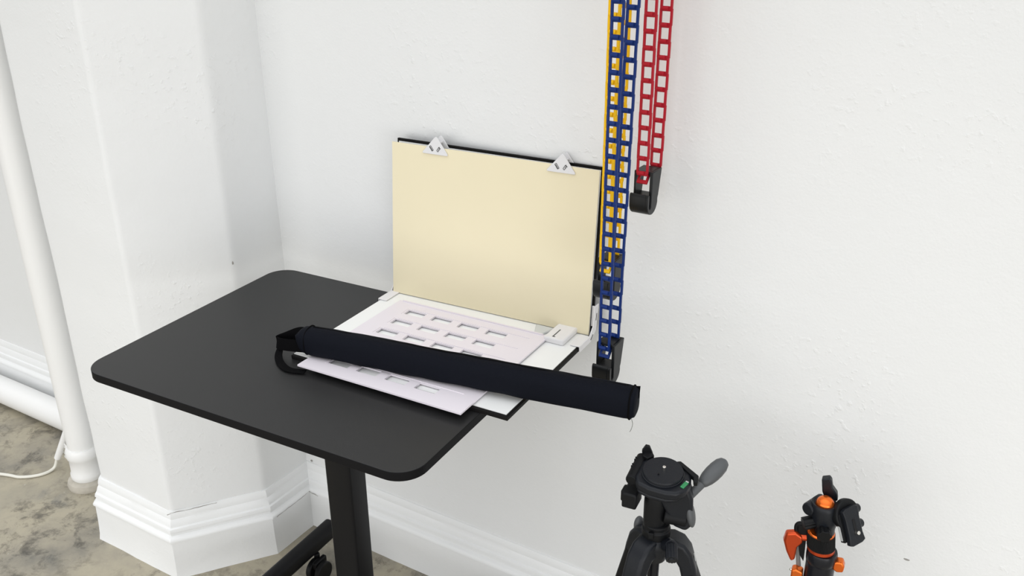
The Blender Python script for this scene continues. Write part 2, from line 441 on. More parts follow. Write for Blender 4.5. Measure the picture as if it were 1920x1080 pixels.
# triangular clips on the top edge
def tri(w, h, r, n=6):
    pts = [Vector((-w/2, 0)), Vector((w/2, 0)), Vector((0.002, h))]; out = []
    for i in range(3):
        a, b, c = pts[i-1], pts[i], pts[(i+1) % 3]
        d1 = (a-b).normalized()*r; d2 = (c-b).normalized()*r
        for k in range(n+1):
            t = k/n; q = (1-t)**2*(b+d1)+2*t*(1-t)*b+t*t*(b+d2); out.append((q.x, q.y))
    return out
def icon_bm(kind):
    bm = BM()
    if kind == 0:
        segs = [((-.0055, .0035), (.0015, -.0058)), ((-.0022, .0058), (.0048, -.0035)), ((-.0055, .0035), (-.0022, .0058)), ((.0015, -.0058), (.0048, -.0035)), ((-.0032, .0030), (.0026, -.0046))]
    else:
        segs = [((-.0045, -.0035), (.0005, .0045)), ((-.0015, -.0058), (.0040, .0025)), ((-.0045, -.0035), (-.0015, -.0058)), ((.0005, .0045), (.0052, .0012)), ((-.0008, -.0015), (.0022, -.0005)), ((.0022, .0052), (.0010, .0010))]
    for (x0, y0), (x1, y1) in segs:
        d = Vector((x1-x0, 0, y1-y0)); m = Matrix.Translation(((x0+x1)/2, 0, (y0+y1)/2)) @ frame(d, (0, 1, 0)).to_4x4() @ Matrix.Diagonal((.0008, .0011, d.length, 1))
        v = bmesh.ops.create_cube(bm, size=1)['verts']; xf(bm, v, m)
    return bm
def clip(lx, label):
    base = card.matrix_basis if False else (Matrix.Translation(card.location) @ Matrix.Rotation(R(3.6), 4, 'Z') @ Matrix.Rotation(-CT, 4, 'X'))
    p = base @ Vector((lx, 0, .340))
    c = thing('corner_clip', label, 'clip', p, (-CT, 0, R(3.6)), 'triangular clips on the cream card')
    bm = BM(); prism(bm, tri(.069, .041, .0065), .0030, XZ(-.0046)); fp = obj('front_plate', bm, M['clip'], c, .0008)
    for k, x in enumerate((-.0085, .0095)):
        o = obj('pictogram', icon_bm(k), M['ink'], fp, loc=(x, -.0047, .0128))
    bm = BM(); prism(bm, tri(.065, .041, .0065), .0026, XZ(.0165)); obj('back_plate', bm, M['clip'], c, .0008)
    bm = BM(); box(bm, (.002, .0075, .0255), (.012, .020, .004)); obj('clip_spring', bm, M['clip'], c, .001)
    return c
clip(-.1355, 'pale triangular clip near the left end of the cream card top')
clip(.166, 'pale triangular clip near the right end of the cream card top')

# slotted plate lying on the lower leaf
PXR = R(2.2)
plate = thing('slotted_plate', 'pale lilac plate with rows of slots lying under the black bag', 'tray', (-1.2125, 1.1605, ZT+.0125), (0, 0, PXR))
bm = BM()
xs = [0, .0]; PW, PH, PT = .3835, .352, .0036
sl = [(.0490+.0690*k, .0490+.0690*k+.0475) for k in range(4)]
rw = [(.0355+.0520*j, .0355+.0520*j+.0225) for j in range(6)]
gx = sorted({0, PW, *[a for q in sl for a in q]}); gy = sorted({0, PH, *[a for q in rw for a in q]})
def hole(xa, xb, ya, yb): return any(abs(xa-a) < 1e-5 for a, b in sl) and any(abs(ya-a) < 1e-5 for a, b in rw)
vt = {}; vb = {}
for x in gx:
    for y in gy: vt[x, y] = bm.verts.new((x, y, PT)); vb[x, y] = bm.verts.new((x, y, 0))
for i in range(len(gx)-1):
    for j in range(len(gy)-1):
        xa, xb, ya, yb = gx[i], gx[i+1], gy[j], gy[j+1]
        if hole(xa, xb, ya, yb):
            for (p, q) in (((xa, ya), (xa, yb)), ((xa, yb), (xb, yb)), ((xb, yb), (xb, ya)), ((xb, ya), (xa, ya))):
                bm.faces.new((vt[p], vt[q], vb[q], vb[p]))
        else:
            bm.faces.new((vt[xa, ya], vt[xb, ya], vt[xb, yb], vt[xa, yb])); bm.faces.new((vb[xa, ya], vb[xa, yb], vb[xb, yb], vb[xb, ya]))
per = [((gx[i], 0), (gx[i+1], 0)) for i in range(len(gx)-1)]+[((PW, gy[j]), (PW, gy[j+1])) for j in range(len(gy)-1)]
per += [((gx[i+1], PH), (gx[i], PH)) for i in range(len(gx)-1)]+[((0, gy[j+1]), (0, gy[j])) for j in range(len(gy)-1)]
for p, q in per: bm.faces.new((vt[p], vt[q], vb[q], vb[p]))
obj('plate_sheet', bm, M['mauve'], plate)
# low ribs that edge every row (the film channels)
for j, (a, b) in enumerate(rw):
    bm = BM()
    box(bm, (.2025, b+.0042, PT+.0004), (.300, .0022, .0008)); box(bm, (.049-.0048, (a+b)/2, PT+.0004), (.0016, .027, .0008))
    obj('channel_rib', bm, M['mauve'], plate)
bm = BM(); box(bm, (.19, PH-.0025, PT+.0012), (.36, .004, .0024)); obj('back_rib', bm, M['mauve'], plate)

# loose printed block and clear wedge near the right end of the hinge
blk = thing('printed_block', 'small white block with a slit beside the right hinge bracket', 'plastic part', (-.818, 1.546, ZT+.0098), (0, 0, R(2.2)))
bm = BM(); prism(bm, [(-.030, -.036), (.016, -.036), (.016, .036), (-.030, .036)], .013); obj('block', bm, M['print'], blk, .003)
bm = BM(); box(bm, (-.012, -.010, .0131), (.0024, .036, .0006)); box(bm, (-.010, -.0275, .0131), (.0065, .0024, .0006)); obj('slit', bm, M['trig'], blk)
wd = thing('clear_wedge', 'small translucent plastic triangle beside the white block under the card', 'plastic part', (-.872, 1.548, ZT+.0098), (0, 0, R(2.2)))
bm = BM(); prism(bm, [(-.024, .018), (.022, .016), (.004, -.027), (-.006, -.027)], .006); obj('wedge', bm, M['clear'], wd, .002)

# ------------------------------------------------------------------ soft black bag
BA = atan2(.112, .666)
bag = thing('tripod_bag', 'long black nylon carrying bag lying diagonally across the lilac plate', 'bag', (-.8965, 1.2675, ZT+.0172), (0, 0, BA))
bm = BM(); NS = 60; NC = 32; L2 = .342
def sect(t, u):     # t along, u around -> offset y,z
    w, h = .052, .0580
    a = 2*pi*u; e = .62 if sin(a) < 0 else .80
    y = (abs(cos(a))**e)*(1 if cos(a) > 0 else -1)*w/2; z = (abs(sin(a))**e)*(1 if sin(a) > 0 else -1)*h/2
    sag = .0016*sin(t*9.)+.0012*sin(t*23+1)
    y += .0014*noise.noise(Vector((t*14, u*5, 1.3))); z += .0016*noise.noise(Vector((t*14, u*5, 7.7)))
    return y, z+h/2+(sag*.4 if z > 0 else 0)
rings = []
for i in range(NS+1):
    t = i/NS; x = -L2+2*L2*t; ring = []
    for k in range(NC):
        y, z = sect(t, k/NC); q = 1.
        if t < .03: q = .90+.10*(t/.03)
        xx = x
        if t < .12: xx = x+(-.010*((z-.02)/.05) if z < .05 else 0)*(1-t/.12)
        if t > .985: q = .965
        ring.append(bm.verts.new((xx, y*q, .028+(z-.028)*q)))
    rings.append(ring)
for a, b in zip(rings, rings[1:]):
    for k in range(NC): bm.faces.new((a[k], a[(k+1) % NC], b[(k+1) % NC], b[k]))
def cap(ring, dx):
    c = [bm.verts.new((v.co.x+dx, v.co.y*.86, .028+(v.co.z-.028)*.86)) for v in ring]
    n = len(ring)
    for k in range(n): bm.faces.new((ring[k], ring[(k+1) % n], c[(k+1) % n], c[k]))
    bm.faces.new(c)
cap(rings[0], -.006); cap(rings[-1], .007)
obj('bag_body', bm, M['bag'], bag, angle=70)
def seam_loop(x, s, r):
    bm = BM(); pts = []
    for k in range(NC+1):
        y, z = sect(.99, (k % NC)/NC); pts.append((x, y*s, .028+(z-.028)*s))
    tube(bm, pts, r, 6); return bm
obj('end_piping', seam_loop(L2-.001, 1.0, .0016), M['bagdark'], bag)
obj('end_piping', seam_loop(-L2+.012, .965, .0014), M['bagdark'], bag)
bm = BM(); tube(bm, [(-L2+.02+i*(2*L2-.03)/40, .004+.0006*sin(i), .0574) for i in range(41)], .0017, 8); obj('zipper_seam', bm, M['bagdark'], bag)
bm = BM(); prism(bm, [(-.016, -.004), (.006, .004), (.007, .028), (-.016, .024)], .002, Matrix.Translation((L2+.002, .0145, .028)) @ Matrix.Rotation(R(90), 4, 'X')); obj('seam_tab', bm, M['bagdark'], bag)
bm = BM(); tube(bm, smooth_path([(L2+.002, -.014, .004), (L2+.006, -.018, -.004), (L2+.004, -.018, -.016), (L2+.0015, -.018, -.022)], 6), .0004, 5); obj('loose_thread', bm, M['bagdark'], bag)
# carrying loop at the left end (points in world space moved into the bag frame)
inv = (Matrix.Translation(bag.location) @ Matrix.Rotation(BA, 4, 'Z')).inverted()
wp = [(-1.215, 1.214, ZT+.050), (-1.236, 1.222, ZT+.050), (-1.260, 1.224, ZT+.047), (-1.285, 1.210, ZT+.036), (-1.300, 1.197, ZT+.029), (-1.288, 1.190, ZT+.030), (-1.262, 1.194, ZT+.031), (-1.226, 1.206, ZT+.032)]
up = [(.0, .3, .9), (.0, .25, .95), (.05, .2, .95), (.1, .15, .95), (.1, .15, .95), (.1, .15, .95), (.05, .2, .95), (0, .25, .95)]
dens = smooth_path(wp, 6); du = smooth_path(up, 6)
bm = BM(); ribbon(bm, [inv @ p for p in dens], [Matrix.Rotation(-BA, 3, 'Z') @ d for d in du], .025, .0016)
wp2 = [(-1.292, 1.194, ZT+.016), (-1.286, 1.182, ZT+.0065), (-1.268, 1.167, ZT+.0035), (-1.243, 1.155, ZT+.0035), (-1.222, 1.153, ZT+.0035), (-1.195, 1.163, ZT+.0035)]
up2 = [(.4, .5, .6), (.6, .7, .3), (.55, .8, .12), (.45, .9, .05), (.3, .95, .02), (.2, .95, 0)]
ribbon(bm, [inv @ p for p in smooth_path(wp2, 6)], [Matrix.Rotation(-BA, 3, 'Z') @ d for d in smooth_path(up2, 6)], .016, .0016)
obj('carrying_strap', bm, M['bagdark'], bag)

# ------------------------------------------------------------------ roller chains and their weights
def strand(x, y, z0, z1, pitch=.0285, w=.0242, slope=0.):
    bm = BM(); n = int((z1-z0)/pitch)
    for k in range(n+1):
        z = z0+k*pitch
        box(bm, (x, y, z), (w-.002, .0022, .0088))                       # plate of the link
        cyl(bm, (x-.0088, y-.0006, z+.0008), (x+.0042, y-.0006, z+.0008), .0040, .0040, 12)  # roller
        for s in (-1, 1):
            o = .0003 if k % 2 else -.0003
            box(bm, (x+s*(w/2-.0022)+s*o, y+o, z+pitch/2), (.0042, .0048, pitch*1.03))
    for v in bm.verts: v.co.y += slope*(v.co.z-z0)
    return bm
def weight_bm():
    """J shaped clip, local frame: x across, y towards the wall, z down from the top face"""
    arc = [(.006+.0235*cos(a), -.0600+.0225*sin(a)) for a in [R(12-18*k) for k in range(12)]]
    lip = [(-.0175, -.046), (-.0168, -.0425), (-.0150, -.0400), (-.0125, -.0395), (-.0103, -.0410), (-.0092, -.0440), (-.009, -.066), (-.0065, -.0700), (-.0025, -.0700), (0, -.0665)]
    side = [(0, 0), (.0425, 0), (.0315, -.050)]+arc+lip
    bm = BM()
    prism(bm, side, .0062, YZ(.0150)); 
    left = [(0, 0), (.0425, 0), (.0315, -.050)]+arc+lip
    prism(bm, [(0, 0), (.0425, 0), (.0315, -.050), (.029, -.062), (0, -.062)], .0038, YZ(-.0163))
    low = [(0, -.047), (.0315, -.047), (.031, -.050)]+arc+lip
    prism(bm, low, .0318, YZ(-.0165))
    box(bm, (.0020, .0225, -.0030), (.0330, .039, .006))
    return bm
def chain(colr, x, y, dx, dy, slope, zf, zb, zw, wlab, clab):
    c = thing('roller_chain', clab, 'chain', (x, y, zw), (0, 0, 0), 'hanging roller chains')
    bm = strand(0, 0, zf-zw, 2.30-zw)
    obj('front_strand', bm, M[colr], c, .0005, 1)
    obj('back_strand', strand(dx, dy, zb-zw, 2.30-zw, slope=slope), M[colr], c, .0005, 1)
    # link that hooks into the weight
    bm = BM(); m = Matrix.Translation((0, .008, zf-zw-.009)) @ Matrix.Rotation(R(-42), 4, 'X')
    for s in (-1, 1):
        v = bmesh.ops.create_cube(bm, size=1)['verts']; xf(bm, v, m @ Matrix.Translation((s*.0085, 0, 0)) @ Matrix.Diagonal((.0042, .0048, .024, 1)))
    v = bmesh.ops.create_cube(bm, size=1)['verts']; xf(bm, v, m @ Matrix.Translation((0, 0, -.010)) @ Matrix.Diagonal((.021, .0045, .007, 1)))
    obj('end_link', bm, M[colr], c, .0005, 1)
    w = tag(obj('chain_weight', weight_bm(), M['weight'], None, .0011, 2, loc=(x, y, zw)), wlab, 'weight', 'weights at the chain ends')
    return c
chain('blue', -.6560, 1.403, .0025, .035, .031, .962, .975, .972, 'black clip weight on the blue chain just above the bag', 'longest hanging roller chain, blue, in front of the yellow one')
chain('yellow', -.6965, 1.478, .002, .033, .006, 1.100, 1.112, 1.108, 'black clip weight half hidden behind the blue chain', 'yellow hanging roller chain behind the blue chain')
chain('red', -.6550, 1.536, .0055, .050, .020, 1.268, 1.272, 1.272, 'black clip weight at the end of the red chain, nearest the bare wall', 'short red hanging roller chain right of the blue chain')

# ------------------------------------------------------------------ pan head tripod (left)
mm = .001
T1 = thing('pan_head_tripod', 'black tripod with pan handle and green bubble level, nearest the desk', 'tripod', (-.468, 1.243, 0), (0, 0, R(20.5)))
Z1 = .765
def P1(a, b, c): return Vector((a*mm, b*mm, Z1+c*mm))
HX = Matrix.Translation(P1(0, 0, 70)) @ Matrix.Rotation(R(7), 4, 'X') @ Matrix.Rotation(R(-14), 4, 'Z')   # head frame
def hp(a, b, c): return HX @ Vector((a*mm, b*mm, c*mm))
def hprism(bm, pts, c0, t): return prism(bm, [(x*mm, y*mm) for x, y in pts], t*mm, HX @ Matrix.Translation((0, 0, c0*mm)))
# platform
bm = BM(); hprism(bm, [(-38, -20), (-30, -34), (-8, -40), (20, -40), (38, -35), (50, -22), (54, 0), (48, 26), (30, 40), (0, 44), (-30, 38), (-38, 20)], -8, 18); hd = obj('head_platform', bm, M['tri'], T1, .005, 3)
bm = BM(); hprism(bm, [(-36, -16), (-28, -33), (-6, -39), (22, -38), (38, -30), (50, -8), (40, 20), (10, 34), (-24, 26)], -16, 10); obj('head_skirt', bm, M['tri'], hd, .004, 3)
bm = BM(); lathe(bm, [(0, 10), (36, 10), (36, 12.5), (34.5, 13), (34.5, 16.5), (33.5, 18), (0, 18)], 48, HX @ Matrix.Diagonal((mm, mm, mm, 1)) @ Matrix.Translation((4, 3, 0))); qd = obj('camera_disc', bm, M['tri'], T1)
bm = BM(); cyl(bm, hp(5, 5, 17), hp(5, 5, 25), 3.2*mm, 2.9*mm, 18); obj('camera_screw', bm, M['chrome'], qd, .0006)
bm = BM(); cyl(bm, hp(0, -10, 17), hp(0, -10, 20), 1.6*mm, 1.3*mm, 10); obj('anti_twist_pin', bm, M['trid'], qd)
bm = BM(); cyl(bm, hp(-43, -22, 0), hp(-43, 40, 0), 10.5*mm, 10.5*mm, 24); cyl(bm, hp(-43, -24, 0), hp(-43, -22, 0), 9.6*mm, 10.2*mm, 24)
for b in (4, 10, 22, 28): box(bm, hp(-50, b, 6), (6*mm, 2*mm, 6*mm), HX.to_3x3())
obj('tilt_clamp', bm, M['trid'], T1, .0012)
bm = BM(); hprism(bm, [(-40, 30), (-30, 26), (-22, 38), (-28, 46), (-40, 44)], 2, 12)
prism(bm, [(-8*mm, 0), (8*mm, -3*mm), (9*mm, 10*mm), (3*mm, 24*mm), (-4*mm, 25*mm), (-10*mm, 14*mm)], 7*mm, Matrix.Translation(hp(-35, 40, 1)) @ Matrix(((1, 0, 0, 0), (0, 0, 1, 0), (0, 1, 0, 0), (0, 0, 0, 1))))
obj('release_lever', bm, M['trid'], T1, .0012)
bm = BM(); hprism(bm, [(14, 36), (24, 42), (62, 18), (64, 2), (58, 0), (54, 12), (28, 30)], 4, 10); obj('plate_guard', bm, M['trid'], T1, .0015)
bm = BM(); box(bm, hp(45, -10, 10.6), (7*mm, 17*mm, 3*mm), (HX @ Matrix.Rotation(R(-16), 4, 'Z')).to_3x3()); lv = obj('bubble_level', bm, M['green'], T1, .001)
bm = BM(); box(bm, hp(47.5, -2.5, 12), (5*mm, 2.4*mm, 1*mm), (HX @ Matrix.Rotation(R(-16), 4, 'Z')).to_3x3()); obj('level_cap', bm, M['logo'], lv)
# left lower block + right cheek
bm = BM(); box(bm, P1(-45, -6, 33), (26*mm, 36*mm, 30*mm), Matrix.Rotation(R(-14), 3, 'Z')); box(bm, P1(-56, -4, 36), (12*mm, 22*mm, 22*mm), Matrix.Rotation(R(-14), 3, 'Z')); obj('pan_lock_block', bm, M['trid'], T1, .003)
bm = BM(); prism(bm, [(x*mm, y*mm) for x, y in [(0, 66), (48, 72), (58, 46), (60, 14), (58, -10), (50, -20), (28, -12), (10, 24), (0, 44)]], 38*mm, Matrix.Translation(P1(0, -20, 0)) @ Matrix(((1, 0, 0, 0), (0, 0, 1, 0), (0, 1, 0, 0), (0, 0, 0, 1))))
obj('tilt_cheek', bm, M['tri'], T1, .006, 3)
bm = BM(); ellipsoid(bm, P1(56, -8, 10), (8*mm, 17*mm, 25*mm), Matrix.Rotation(R(-12), 3, 'Y')); obj('cheek_cap', bm, M['trig'], T1)
bm = BM(); cyl(bm, P1(12, -8, 4), P1(50, -8, 0), 15*mm, 15*mm, 28); obj('tilt_barrel', bm, M['trid'], T1, .002)
bm = BM(); lathe(bm, [(0, -20*mm), (19.5*mm, -20*mm), (20*mm, 20*mm), (19*mm, 40*mm), (16*mm, 50*mm), (0, 62*mm)], 36, Matrix.Translation(P1(-4, 0, 0))); obj('neck', bm, M['trid'], T1)
bm = BM(); lathe(bm, [(0, -46*mm), (24*mm, -46*mm), (25*mm, -40*mm), (25*mm, -30*mm), (22.5*mm, -28*mm), (23*mm, -20*mm), (20*mm, -18*mm), (0, -18*mm)], 40, Matrix.Translation(P1(0, 0, 0))); box(bm, P1(-8, -25, -31), (9*mm, 6*mm, 12*mm)); obj('pan_ring', bm, M['trid'], T1, .001)
# handle
bm = BM(); cyl(bm, P1(50, 0, 40), P1(76, 26, 56), 8.0*mm, 7.0*mm, 20); hs = obj('pan_handle', bm, M['trig'], T1)
d = (P1(110, 62, 78)-P1(70, 20, 53)); F = frame(d).to_4x4()
bm = BM(); lathe(bm, [(0, 0), (7.5*mm, 1*mm), (10*mm, 6*mm), (13*mm, 16*mm), (14.6*mm, 28*mm), (14.6*mm, 40*mm), (13.2*mm, 52*mm), (9.5*mm, 60*mm), (4.5*mm, 63.5*mm), (0, 64*mm)], 30, Matrix.Translation(P1(70, 20, 53)) @ F)
for v in bm.verts:   # finger scallops
    l = (Matrix.Translation(P1(70, 20, 53)) @ F).inverted() @ v.co
    a = atan2(l.y, l.x); k = max(0, 1-((l.z-.040)/.024)**2)
    v.co += (Matrix.Translation(P1(70, 20, 53)) @ F).to_3x3() @ (Vector((cos(a), sin(a), 0))*(-.0012*k*max(0, cos(4*a))))
obj('handle_grip', bm, M['trig'], hs, angle=60)
# spider: three shoulders, column, knob, legs
AZ = [0, 231, 128]
bm = BM(); lathe(bm, [(0, -96*mm), (20*mm, -96*mm), (24*mm, -84*mm), (30*mm, -62*mm), (28*mm, -52*mm), (24*mm, -46*mm), (0, -44*mm)], 40, Matrix.Translation(P1(0, 0, 0)))
sp = obj('spider', bm, M['tri'], T1)
bm = BM(); cyl(bm, (0, 0, .30), P1(0, 0, -90), 10*mm, 10*mm, 24); obj('centre_column', bm, M['tube'], T1)
for az in AZ:
    q = R(az); d = Vector((cos(q), sin(q), 0)); n = Vector((-sin(q), cos(q), 0)); sl_ = R(19 if az == 0 else 17); ex_ = .011 if az == 0 else 0.
    # shoulder: profile in the (radial, z) plane, wide along n
    prof = [(4, -46), (22, -44), (40, -52), (53, -70), (62, -100), (68, -128), (40, -128), (33, -100), (24, -84), (4, -80)]
    bm = BM(); wv = (38 if az == 231 else 42)*mm; prof = [(x+(ex_/mm if x > 20 else 0), y) for x, y in prof]
    mat = Matrix((( d.x, 0, n.x, -n.x*wv/2), (d.y, 0, n.y, -n.y*wv/2), (0, 1, 0, Z1), (0, 0, 0, 1)))
    prism(bm, [(x*mm, y*mm) for x, y in prof], wv, mat); sh = obj('shoulder', bm, M['tri'], T1, .007, 4)
    ax = Vector((d.x*sin(sl_), d.y*sin(sl_), -cos(sl_)))
    p0 = P1(0, 0, -112)+d*(.051+ex_)
    F = Matrix((n, d*cos(sl_)+Vector((0, 0, sin(sl_))), ax)).transposed().to_4x4()
    bm = BM(); L0 = .26; prism(bm, rounded(.038 if az == 231 else .043, .026, .009, 4), L0, Matrix.Translation(p0) @ F); lg = obj('leg', bm, M['trid'], T1)
    p1 = p0+ax*L0; L1 = (p1.z-.012)/cos(sl_)
    bm = BM(); prism(bm, rounded(.030, .019, .006, 3), L1, Matrix.Translation(p1-ax*.01) @ F); obj('leg_tube', bm, M['tube'], lg)
    bm = BM(); prism(bm, rounded(.046, .030, .008, 3), .035, Matrix.Translation(p1-ax*.02) @ F); obj('leg_lock', bm, M['trid'], lg, .002)
    bm = BM(); ellipsoid(bm, p1+ax*(L1-.012)+Vector((0, 0, .0115)), (.019, .019, .0115)); obj('rubber_foot', bm, M['rubber'], lg)
    if az == 128:
        bm = BM(); ellipsoid(bm, P1(0, 0, -62)+d*.050, (9*mm, 10*mm, 19*mm), Matrix.Rotation(q, 3, 'Z')); obj('hinge_cap', bm, M['trig'], sh)
    if az == 0:   # fragment of grey lettering on the right shoulder
        bm = BM(); mr = Matrix.Translation(P1(0, 0, -101)+d*(.0628+ex_)) @ Matrix((d.cross(Vector((0, 0, 1))), Vector((.22*d.x, .22*d.y, -1)), d)).transposed().to_4x4()
        pts = [Vector((.0034*cos(t), -.010+.0052*sin(t)-.002, 0)) for t in [2*pi*k/20 for k in range(21)]]
        tube(bm, [mr @ (p+Vector((0, 0, -.0002))) for p in pts], .0009, 6)
        tube(bm, [mr @ Vector((.0034, -.016+.014*0, 0)), mr @ Vector((.0040, -.026, 0))], .0009, 6)
        obj('lettering', bm, M['logo'], sh)
bm = BM(); cyl(bm, P1(20, -16, -53), P1(28, -32, -45), 13*mm, 12.5*mm, 30)
k0, k1 = P1(28, -31, -44), P1(30, -56, -53)
Fk = frame(k1-k0).to_4x4(); Lk = (k1-k0).length
pts = []
for k in range(48):
    r = (10.6 if k % 4 < 2 else 9.6)*mm; a = 2*pi*k/48; pts.append((r*cos(a), r*sin(a)))
prism(bm, pts, Lk, Matrix.Translation(k0) @ Fk); cyl(bm, P1(29.7, -55, -52.5), P1(30.1, -57, -53.4), 6*mm, 5.2*mm, 20)
obj('column_knob', bm, M['tri'], T1)

# ------------------------------------------------------------------ ball head tripod (right)
T2 = thing('ball_head_tripod', 'compact black tripod with orange ball head and knobs, farthest right', 'tripod', (-.2185, 1.4227, 0), (0, 0, R(8.6)))
Z2 = .698
SH = -.12   # the head leans a little to the left of its legs
def P2(a, b, c): return Vector(((a+(SH*(c+60) if c > -60 else 0))*mm, b*mm, Z2+c*mm))
def S2(a=0, b=0):
    s = Matrix.Identity(4); s[0][2] = SH; s[0][3] = SH*60
    return Matrix.Translation((a*mm, b*mm, Z2)) @ Matrix.Diagonal((mm, mm, mm, 1)) @ s
def S2b(): return Matrix.Translation((0, 0, Z2)) @ Matrix.Diagonal((mm, mm, mm, 1))
bm = BM(); pts = [((24.8 if k % 2 else 24.1)*cos(2*pi*k/140), (24.8 if k % 2 else 24.1)*sin(2*pi*k/140)) for k in range(140)]
prism(bm, pts, 30, S2() @ Matrix.Translation((0, 0, -27.5))); obj('knurled_ring', bm, M['trid'], T2, angle=12)
bm = BM(); lathe(bm, [(0, -34), (24.2, -34), (24.4, -27), (0, -27)], 48, S2()); obj('orange_band', bm, M['redor'], T2)
bm = BM(); lathe(bm, [(0, 1), (24.2, 1), (24.2, 4), (22.8, 6.5), (21, 5), (0, 5)], 48, S2())
for v in bm.verts:
    if v.co.z > Z2+2*mm:
        a = atan2(v.co.y, v.co.x); v.co.z += max(0, cos(2*(a-R(-5))))*10*mm*(1 if math.hypot(v.co.x, v.co.y) > .02 else 0)
obj('orange_rim', bm, M['orange'], T2)
bm = BM(); lathe(bm, [(0, -130), (25.5, -130), (25.5, -66), (25.2, -60.5), (24.6, -60), (25.2, -59.5), (26.4, -58), (27, -50), (27, -40), (25.5, -35.5), (0, -33)], 48, S2b()); obj('column_collar', bm, M['tube'], T2)
bm = BM(); lathe(bm, [(0, 3), (17.5, 3), (18.5, 16), (21, 24), (23.4, 34), (23.4, 58), (22.6, 63.5), (21.2, 66), (17.8, 65.5), (16.8, 61), (0, 56)], 44, S2(5.5, 0)); bh = obj('ball_housing', bm, M['tri'], T2)
bm = BM(); ellipsoid(bm, P2(6.5, 0, 62), (16*mm, 16*mm, 16*mm), None, 40, 26); obj('orange_ball', bm, M['orange'], T2)
bm = BM(); cyl(bm, P2(-21, -10, 51), P2(0, 22, 55), 12*mm, 12*mm, 24); cyl(bm, P2(-22.5, -12.5, 51), P2(-21, -10, 51), 10.5*mm, 12*mm, 24); obj('clamp_lug', bm, M['tri'], bh, .001)
bm = BM(); prism(bm, [(x*mm, y*mm) for x, y in [(-5, 99), (8, 104), (12, 99), (15, 86), (24, 75), (27, 62), (20, 56), (4, 62), (-1, 74)]], 14*mm, Matrix.Translation(P2(-8, 17, 1)) @ Matrix(((1, 0, 0, 0), (0, 0, 1, 0), (0, 1, 0, 0), (0, 0, 0, 1)))); obj('clamp_lever', bm, M['tri'], T2, .002)
def ribbed_knob(p0, p1, r, n, name, mat):
    bm = BM(); p0, p1 = Vector(p0), Vector(p1)
    pts = [((r if k % 4 < 2 else r*.86)*cos(2*pi*k/(4*n)), (r if k % 4 < 2 else r*.86)*sin(2*pi*k/(4*n))) for k in range(4*n)]
    prism(bm, pts, (p1-p0).length, Matrix.Translation(p0) @ frame(p1-p0).to_4x4()); cyl(bm, p0-(p1-p0)*.35, p0, r*.55, r*.55, 16)
    return obj(name, bm, mat, T2, .0008)
ribbed_knob(P2(-11, -8, 27), P2(-29, -17, 23), 12*mm, 9, 'friction_knob', M['trid'])
ribbed_knob(P2(6, -20, 20), P2(9, -34, 18), 13*mm, 7, 'pan_knob', M['trid'])
# quick release clamp and plate, hanging sideways from the ball
TLp = P2(33, -16, 66); e1 = Vector((25, 34, 2)).normalized(); e2 = Vector((24, -13, -62)).normalized(); e2 = (e2-e1*e1.dot(e2)).normalized()
nn = e2.cross(e1).normalized()
if nn.x < 0: nn = -nn
PC = TLp+e1*.0185+e2*.0325
def QM(off): return Matrix.Translation(PC+nn*off) @ Matrix((e1, e2, nn)).transposed().to_4x4()
bm = BM(); prism(bm, [(x*mm, y*mm) for x, y in [(-19, -31), (-12, -34), (10, -34), (18.5, -31), (16, -16), (16, 16), (18.5, 31), (10, 34), (-12, 34), (-19, 31), (-16.5, 16), (-16.5, -16)]], 9*mm, QM(-.002)); qp = obj('release_plate', bm, M['tri'], T2, .0015)
bm = BM(); prism(bm, rounded(.0065, .026, .003, 5), .0006, QM(.0068)); obj('plate_slot', bm, M['rubber'], qp)
bm = BM(); m = QM(.0068); p = m @ Vector((0, .012, 0)); cyl(bm, p, p+nn*.007, .0038, .0034, 18); obj('camera_screw', bm, M['chrome'], qp, .0006)
bm = BM(); lathe(bm, [(0, -16*mm), (24*mm, -16*mm), (27*mm, -13*mm), (27.5*mm, -4*mm), (26*mm, -2*mm), (0, -2*mm)], 40, QM(0) @ Matrix.Translation((0, -.019, 0)))
v = box(bm, (0, 0, 0), (.044, .052, .010)); xf(bm, v, QM(-.0065)); obj('release_clamp', bm, M['trid'], T2, .001)
bm = BM(); cyl(bm, P2(10, -1, 58), PC-nn*.014+e2*-.012, 9*mm, 11*mm, 20); obj('ball_stem', bm, M['trid'], T2)
bm = BM(); m = QM(-.008)
for y in (-22, 6): cyl(bm, m @ Vector((.019, y*mm, 0)), m @ Vector((.031, (y+3)*mm, 0)), 9*mm, 7.5*mm, 20)
obj('clamp_knob', bm, M['tri'], T2, .001)
bm = BM(); v = box(bm, (0, 0, 0), (.0015, .036, .004)); xf(bm, v, QM(-.007) @ Matrix.Translation((-.0228, .004, 0)))
obj('scale_strip', bm, M['logo'], T2)
